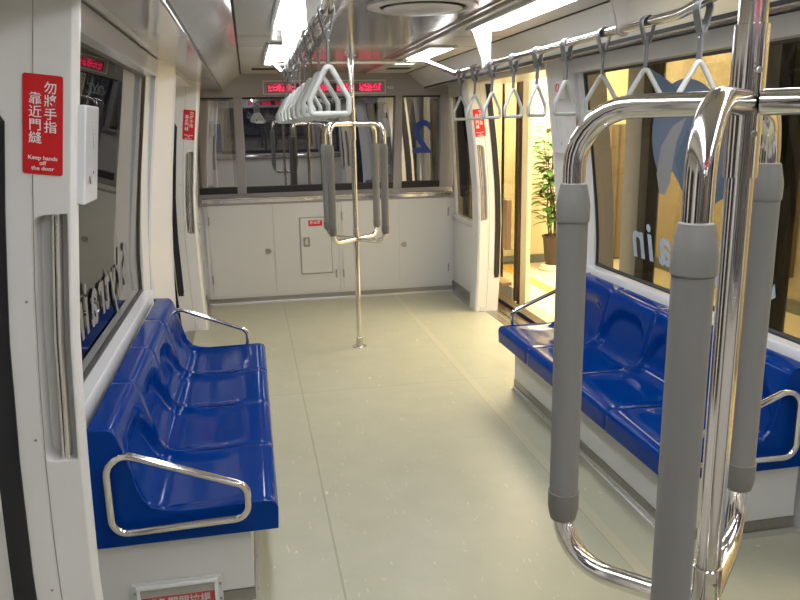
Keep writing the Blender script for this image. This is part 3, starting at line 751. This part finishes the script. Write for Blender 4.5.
def bench(s, label):
    t = thing('bench', label, 'bench', (0, 0, 0), 'blue benches')
    side_ = 'left' if s < 0 else 'right'
    for k in range(4):
        bm = bmesh.new(); seat_mesh(bm, s, Y0+k*W+.0012, Y0+(k+1)*W-.0012); link('seat', bm, 'blue', t, smooth=True)
    prof = [(.002, .300), (-.002, .375), (.004, .392), (.018, .401), (.045, .404), (.31, .402), (.36, .408), (.40, .424), (.425, .456), (.44, .50), (.463, .60), (.484, .675), (.496, .692), (.512, .699), (.585, .702), (.585, .300)]
    for y in (Y0-.006, Y0+4*W-.006):
        bm = bmesh.new(); prism(bm, [(s*(XF+a), b) for a, b in prof], 'y', y, y+.012); link('end_panel', bm, 'blue', t)
    for k in (1, 2, 3):
        bm = bmesh.new(); y = Y0+k*W; prism(bm, [(s*(XF+a+.003 if b < .41 and a < .05 else XF+a+.002), b-.003) for a, b in prof[:-2]+[(.55, .70), (.55, .300)]], 'y', y-.0012, y+.0012); link('joint', bm, 'blue_seam', t)
    # plinth: white fascia, stainless kick, aluminium floor angle
    bm = bmesh.new(); box(bm, s*.80, s*1.30, Y0+.03, Y0+4*W-.03, .07, .31); box(bm, s*.805, s*1.30, Y0+.035, Y0+4*W-.035, .0, .07); link('plinth', bm, 'cabinet', t)
    bm = bmesh.new(); box(bm, s*.797, s*.806, Y0+.028, Y0+4*W-.028, .022, .068)
    box(bm, s*.80, s*1.30, Y0+.024, Y0+.036, .022, .068); box(bm, s*.80, s*1.30, Y0+4*W-.036, Y0+4*W-.024, .022, .068); link('kick_plate', bm, 'steel', t)
    bm = bmesh.new(); box(bm, s*.785, s*.80, Y0+.016, Y0+4*W-.016, 0, .005); box(bm, s*.791, s*.797, Y0+.022, Y0+4*W-.022, 0, .026); box(bm, s*.791, s*1.30, Y0+.016, Y0+.022, 0, .026)
    fa = link('floor_angle', bm, 'alu', t)
    bm = bmesh.new()
    bm.free()
    for k in range(9): bm = bmesh.new(); y = Y0+.1+k*.21; tube(bm, [(s*.7895, y, .014), (s*.792, y, .014)], .004, seg=8); link('screw', bm, 'steel', fa)
    for y in (Y0-.034, Y0+4*W+.034):
        bm = bmesh.new(); tube(bm, [(s*1.222, y, .650), (s*.800, y, .478), (s*.800, y, .368), (s*1.222, y, .360)], .0125, closed=True, seg=16, rad=[.06, .045, .045, .05])
        ar = link('armrest', bm, 'chrome', t, smooth=True)
        dy = .03 if y < 3 else -.03
        for x, z in ((1.14, .363), (.98, .366), (.85, .368), (1.222, .42), (1.222, .55)): bm = bmesh.new(); tube(bm, [(s*x, y, z), (s*x, y+dy, z)], .006, seg=8); link('stud', bm, 'chrome_soft', ar)
    return t
bench(-1, 'glossy blue four-seat bench along the left wall under the dark window')
bench(1, 'glossy blue four-seat bench on the right, behind the padded pole arms')

# emergency door lever box on the left bench end
t = thing('emergency_lever_box', 'clear-covered box with red emergency door lever sign below the left bench', 'emergency box', (-1.05, 2.325, .0))
bm = bmesh.new(); cx, z0, z1 = 0, -.0, .140
w2 = .145; z0 = .012
box(bm, -w2, w2, -.006, .008, z0, z1); link('back_plate', bm, 'cabinet', t)
bm = bmesh.new(); box(bm, -w2+.014, w2-.014, -.018, -.006, z1-.016, z1-.004); box(bm, -w2+.014, -w2+.026, -.018, -.006, z0, z1-.016); box(bm, w2-.026, w2-.014, -.018, -.006, z0, z1-.016); link('cover_frame', bm, 'frame_white', t, bevel=.002)
bm = bmesh.new(); box(bm, -w2+.026, w2-.026, -.010, -.006, z0, z1-.052); rs = link('sign', bm, 'red', t)
text('sign_text', '緊急開門拉桿', .042, 'white_ink', rs, T(0, -.0108, z1-.078) @ FACE_Y, ext=.0004, bold=.0003, spacing=.93, sx=.86)
bm = bmesh.new(); box(bm, -w2+.026, w2-.026, -.016, -.014, z0, z1-.016); link('clear_cover', bm, 'acrylic', t)
bm = bmesh.new()
for x in (-w2+.007, w2-.007):
    for z in (z1-.03, z1-.085): tube(bm, [(x, -.009, z), (x, -.005, z)], .004, seg=10)
link('screw', bm, 'steel', t)

# ------------------------------------------------------------------ WARNING STICKERS
def warn(s, tab, d0, yf, zc_, label, wd=.090, ht=.235):
    x = s*(interp(tab, zc_)+d0+wd/2)
    t = thing('warning_sticker', label, 'sticker', (x, yf, zc_), 'door warning stickers')
    # follow the lean of the pillar
    lean = (interp(tab, zc_+.1)-interp(tab, zc_-.1))/.2*s; t.rotation_euler = (0, math.atan(lean), 0)
    bm = bmesh.new(); prism(bm, rrect(wd, ht, .006), 'y', -.0025, -.0012); link('backing', bm, 'red', t)
    for col, xx, zt in (('勿將手指', wd*.19, .090), ('靠近門縫', -wd*.19, .063)):
        for i, ch in enumerate(col): text('character', ch, .0300, 'white_ink', t, T(xx, -.003, zt-i*.0305-.004) @ FACE_Y, ext=.0003, bold=.0002)
    for i, ln in enumerate(('Keep hands', 'off', 'the door')): text('line', ln, .0135, 'white_ink', t, T(0, -.003, -.078-i*.0125) @ FACE_Y, ext=.0003, bold=.0002, sx=1.05)
    return t
warn(-1, PP, .030, 1.97, 1.62, 'large red Keep hands off the door sticker on the near left pillar')
warn(-1, PC, .018, 6.12, 1.645, 'small red door warning sticker on the far left column', .09, .225)
warn(1, PC, .018, 6.12, 1.62, 'small red door warning sticker on the far right column', .09, .225)

# ------------------------------------------------------------------ INTERCOM BOXES
def intercom(s, y0, y1, label):
    t = thing('intercom_box', label, 'intercom', (s*1.122, (y0+y1)/2, 1.545), 'wall intercoms'); h = (y1-y0)/2
    bm = bmesh.new(); lean = .03
    v = []
    for y in (-h, h):
        for x, z in ((lean*.5, -.122), (-lean*.5-.0, .122), (.055, .122), (.07, -.108)): v.append(bm.verts.new((s*x, y*(.92 if abs(x) < .05 else 1), z)))
    A, B = v[:4], v[4:]; bm.faces.new(A); bm.faces.new(B[::-1])
    for i in range(4): bm.faces.new((A[i], B[i], B[(i+1) % 4], A[(i+1) % 4]))
    link('housing', bm, 'frame_white', t, bevel=.005)
    bm = bmesh.new()
    fx = lambda z: s*(-lean*.5*(z/.14)-.0006)
    for k in range(8):
        z = .085-k*.0095; box(bm, fx(z)-.0008, fx(z)+.0008, .015, .03, z-.002, z+.002)
    link('speaker_grille', bm, 'steel', t); bm = bmesh.new()
    for k in range(6): z = .085-k*.0095; box(bm, fx(z)-.0008, fx(z)+.0008, -.035, -.022, z-.0008, z+.0008)
    link('label_lines', bm, 'steel', t)
    bm = bmesh.new(); box(bm, fx(-.05)-.0008, fx(-.05)+.0008, -.035, -.024, -.072, -.052)
    link('key_slot', bm, 'steel', t)
    bm = bmesh.new(); tube(bm, [(fx(-.045)-.001, .018, -.045), (fx(-.045)+.001, .018, -.045)], .004, seg=8)
    link('button', bm, 'steel', t)
    return t
intercom(-1, 1.98, 2.16, 'white intercom box on the near left pillar beside the big red sticker')
intercom(1, 4.23, 4.46, 'white intercom box on the right pillar between doorway and window')
t = thing('button_plate', 'small white call plate with a red ring above the right intercom', 'button', (1.115, 4.36, 1.80))
bm = bmesh.new(); box(bm, -.004, .03, -.045, .045, -.06, .045); link('plate', bm, 'frame_white', t, bevel=.004)
bm = bmesh.new(); tube(bm, [(-.005, .022*math.cos(2*PI*k/20), .01+.022*math.sin(2*PI*k/20)) for k in range(20)], .004, closed=True, seg=8); link('ring', bm, 'red', t, smooth=True)

# ------------------------------------------------------------------ POTTED PLANT on the platform
t = thing('potted_plant', 'leafy green potted plant on the platform beyond the open doorway', 'plant', (2.56, 7.78, 0))
bm = bmesh.new(); lathe(bm, [(.085, .0), (.09, .01), (.085, .03), (.10, .06), (.125, .30), (.135, .31), (.135, .33), (.118, .33), (.112, .29)], (0, 0, .06), 28); link('pot', bm, 'pot', t, smooth=True)
bm = bmesh.new(); lathe(bm, [(.15, 0), (.16, .02), (.15, .022), (.14, .06), (.10, .062)], (0, 0, 0), 28); link('saucer', bm, 'cream', t, smooth=True)
bm = bmesh.new(); lathe(bm, [(.113, .35), (.08, .36), (.001, .362)], (0, 0, 0), 20); link('soil', bm, 'soil', t)
bm = bmesh.new(); bl = bmesh.new(); rnd = random.Random(11)
def leaf(bm, p, d, L, wd):
    d = d.normalized(); sdv = d.cross(Vector((0, 0, 1)))
    if sdv.length < .1: sdv = Vector((1, 0, 0))
    sdv.normalize(); n = sdv.cross(d); rows = []
    for i in range(6):
        f = i/5; ww = wd*math.sin(PI*(f*.92+.04))**.8; c = p+d*L*f-n*(0)+Vector((0, 0, -.25*L*f*f))
        rows.append([bm.verts.new(c-sdv*ww+n*ww*.25), bm.verts.new(c), bm.verts.new(c+sdv*ww+n*ww*.25)])
    for A, B in zip(rows, rows[1:]):
        for k in (0, 1): bm.faces.new((A[k], A[k+1], B[k+1], B[k]))
for k in range(6):
    a = rnd.uniform(0, 2*PI); top = Vector((.12*math.cos(a), .12*math.sin(a), rnd.uniform(1.2, 1.65)))
    pts = [Vector((.03*math.cos(a), .03*math.sin(a), .34)).lerp(top, f)+Vector((math.sin(f*5+k)*.03, math.cos(f*4+k)*.03, 0)) for f in [i/8 for i in range(9)]]
    tube(bm, pts, [.010-.007*i/8 for i in range(9)], seg=8)
    for j in range(34):
        f = .20+.80*j/33+rnd.uniform(-.02, .02); f = min(1, max(.2, f)); i = min(7, int(f*8)); p = pts[i].lerp(pts[i+1], f*8-i)
        b = rnd.uniform(0, 2*PI); d = Vector((math.cos(b), math.sin(b), rnd.uniform(-.2, .5)))
        q = p+d*rnd.uniform(.02, .12); tube(bm, [p, q], .0025, seg=5)
        leaf(bl, q, d, rnd.uniform(.10, .17), rnd.uniform(.028, .042))
link('stem', bm, 'stem', t, smooth=True); link('foliage', bl, 'leaf', t, smooth=True)
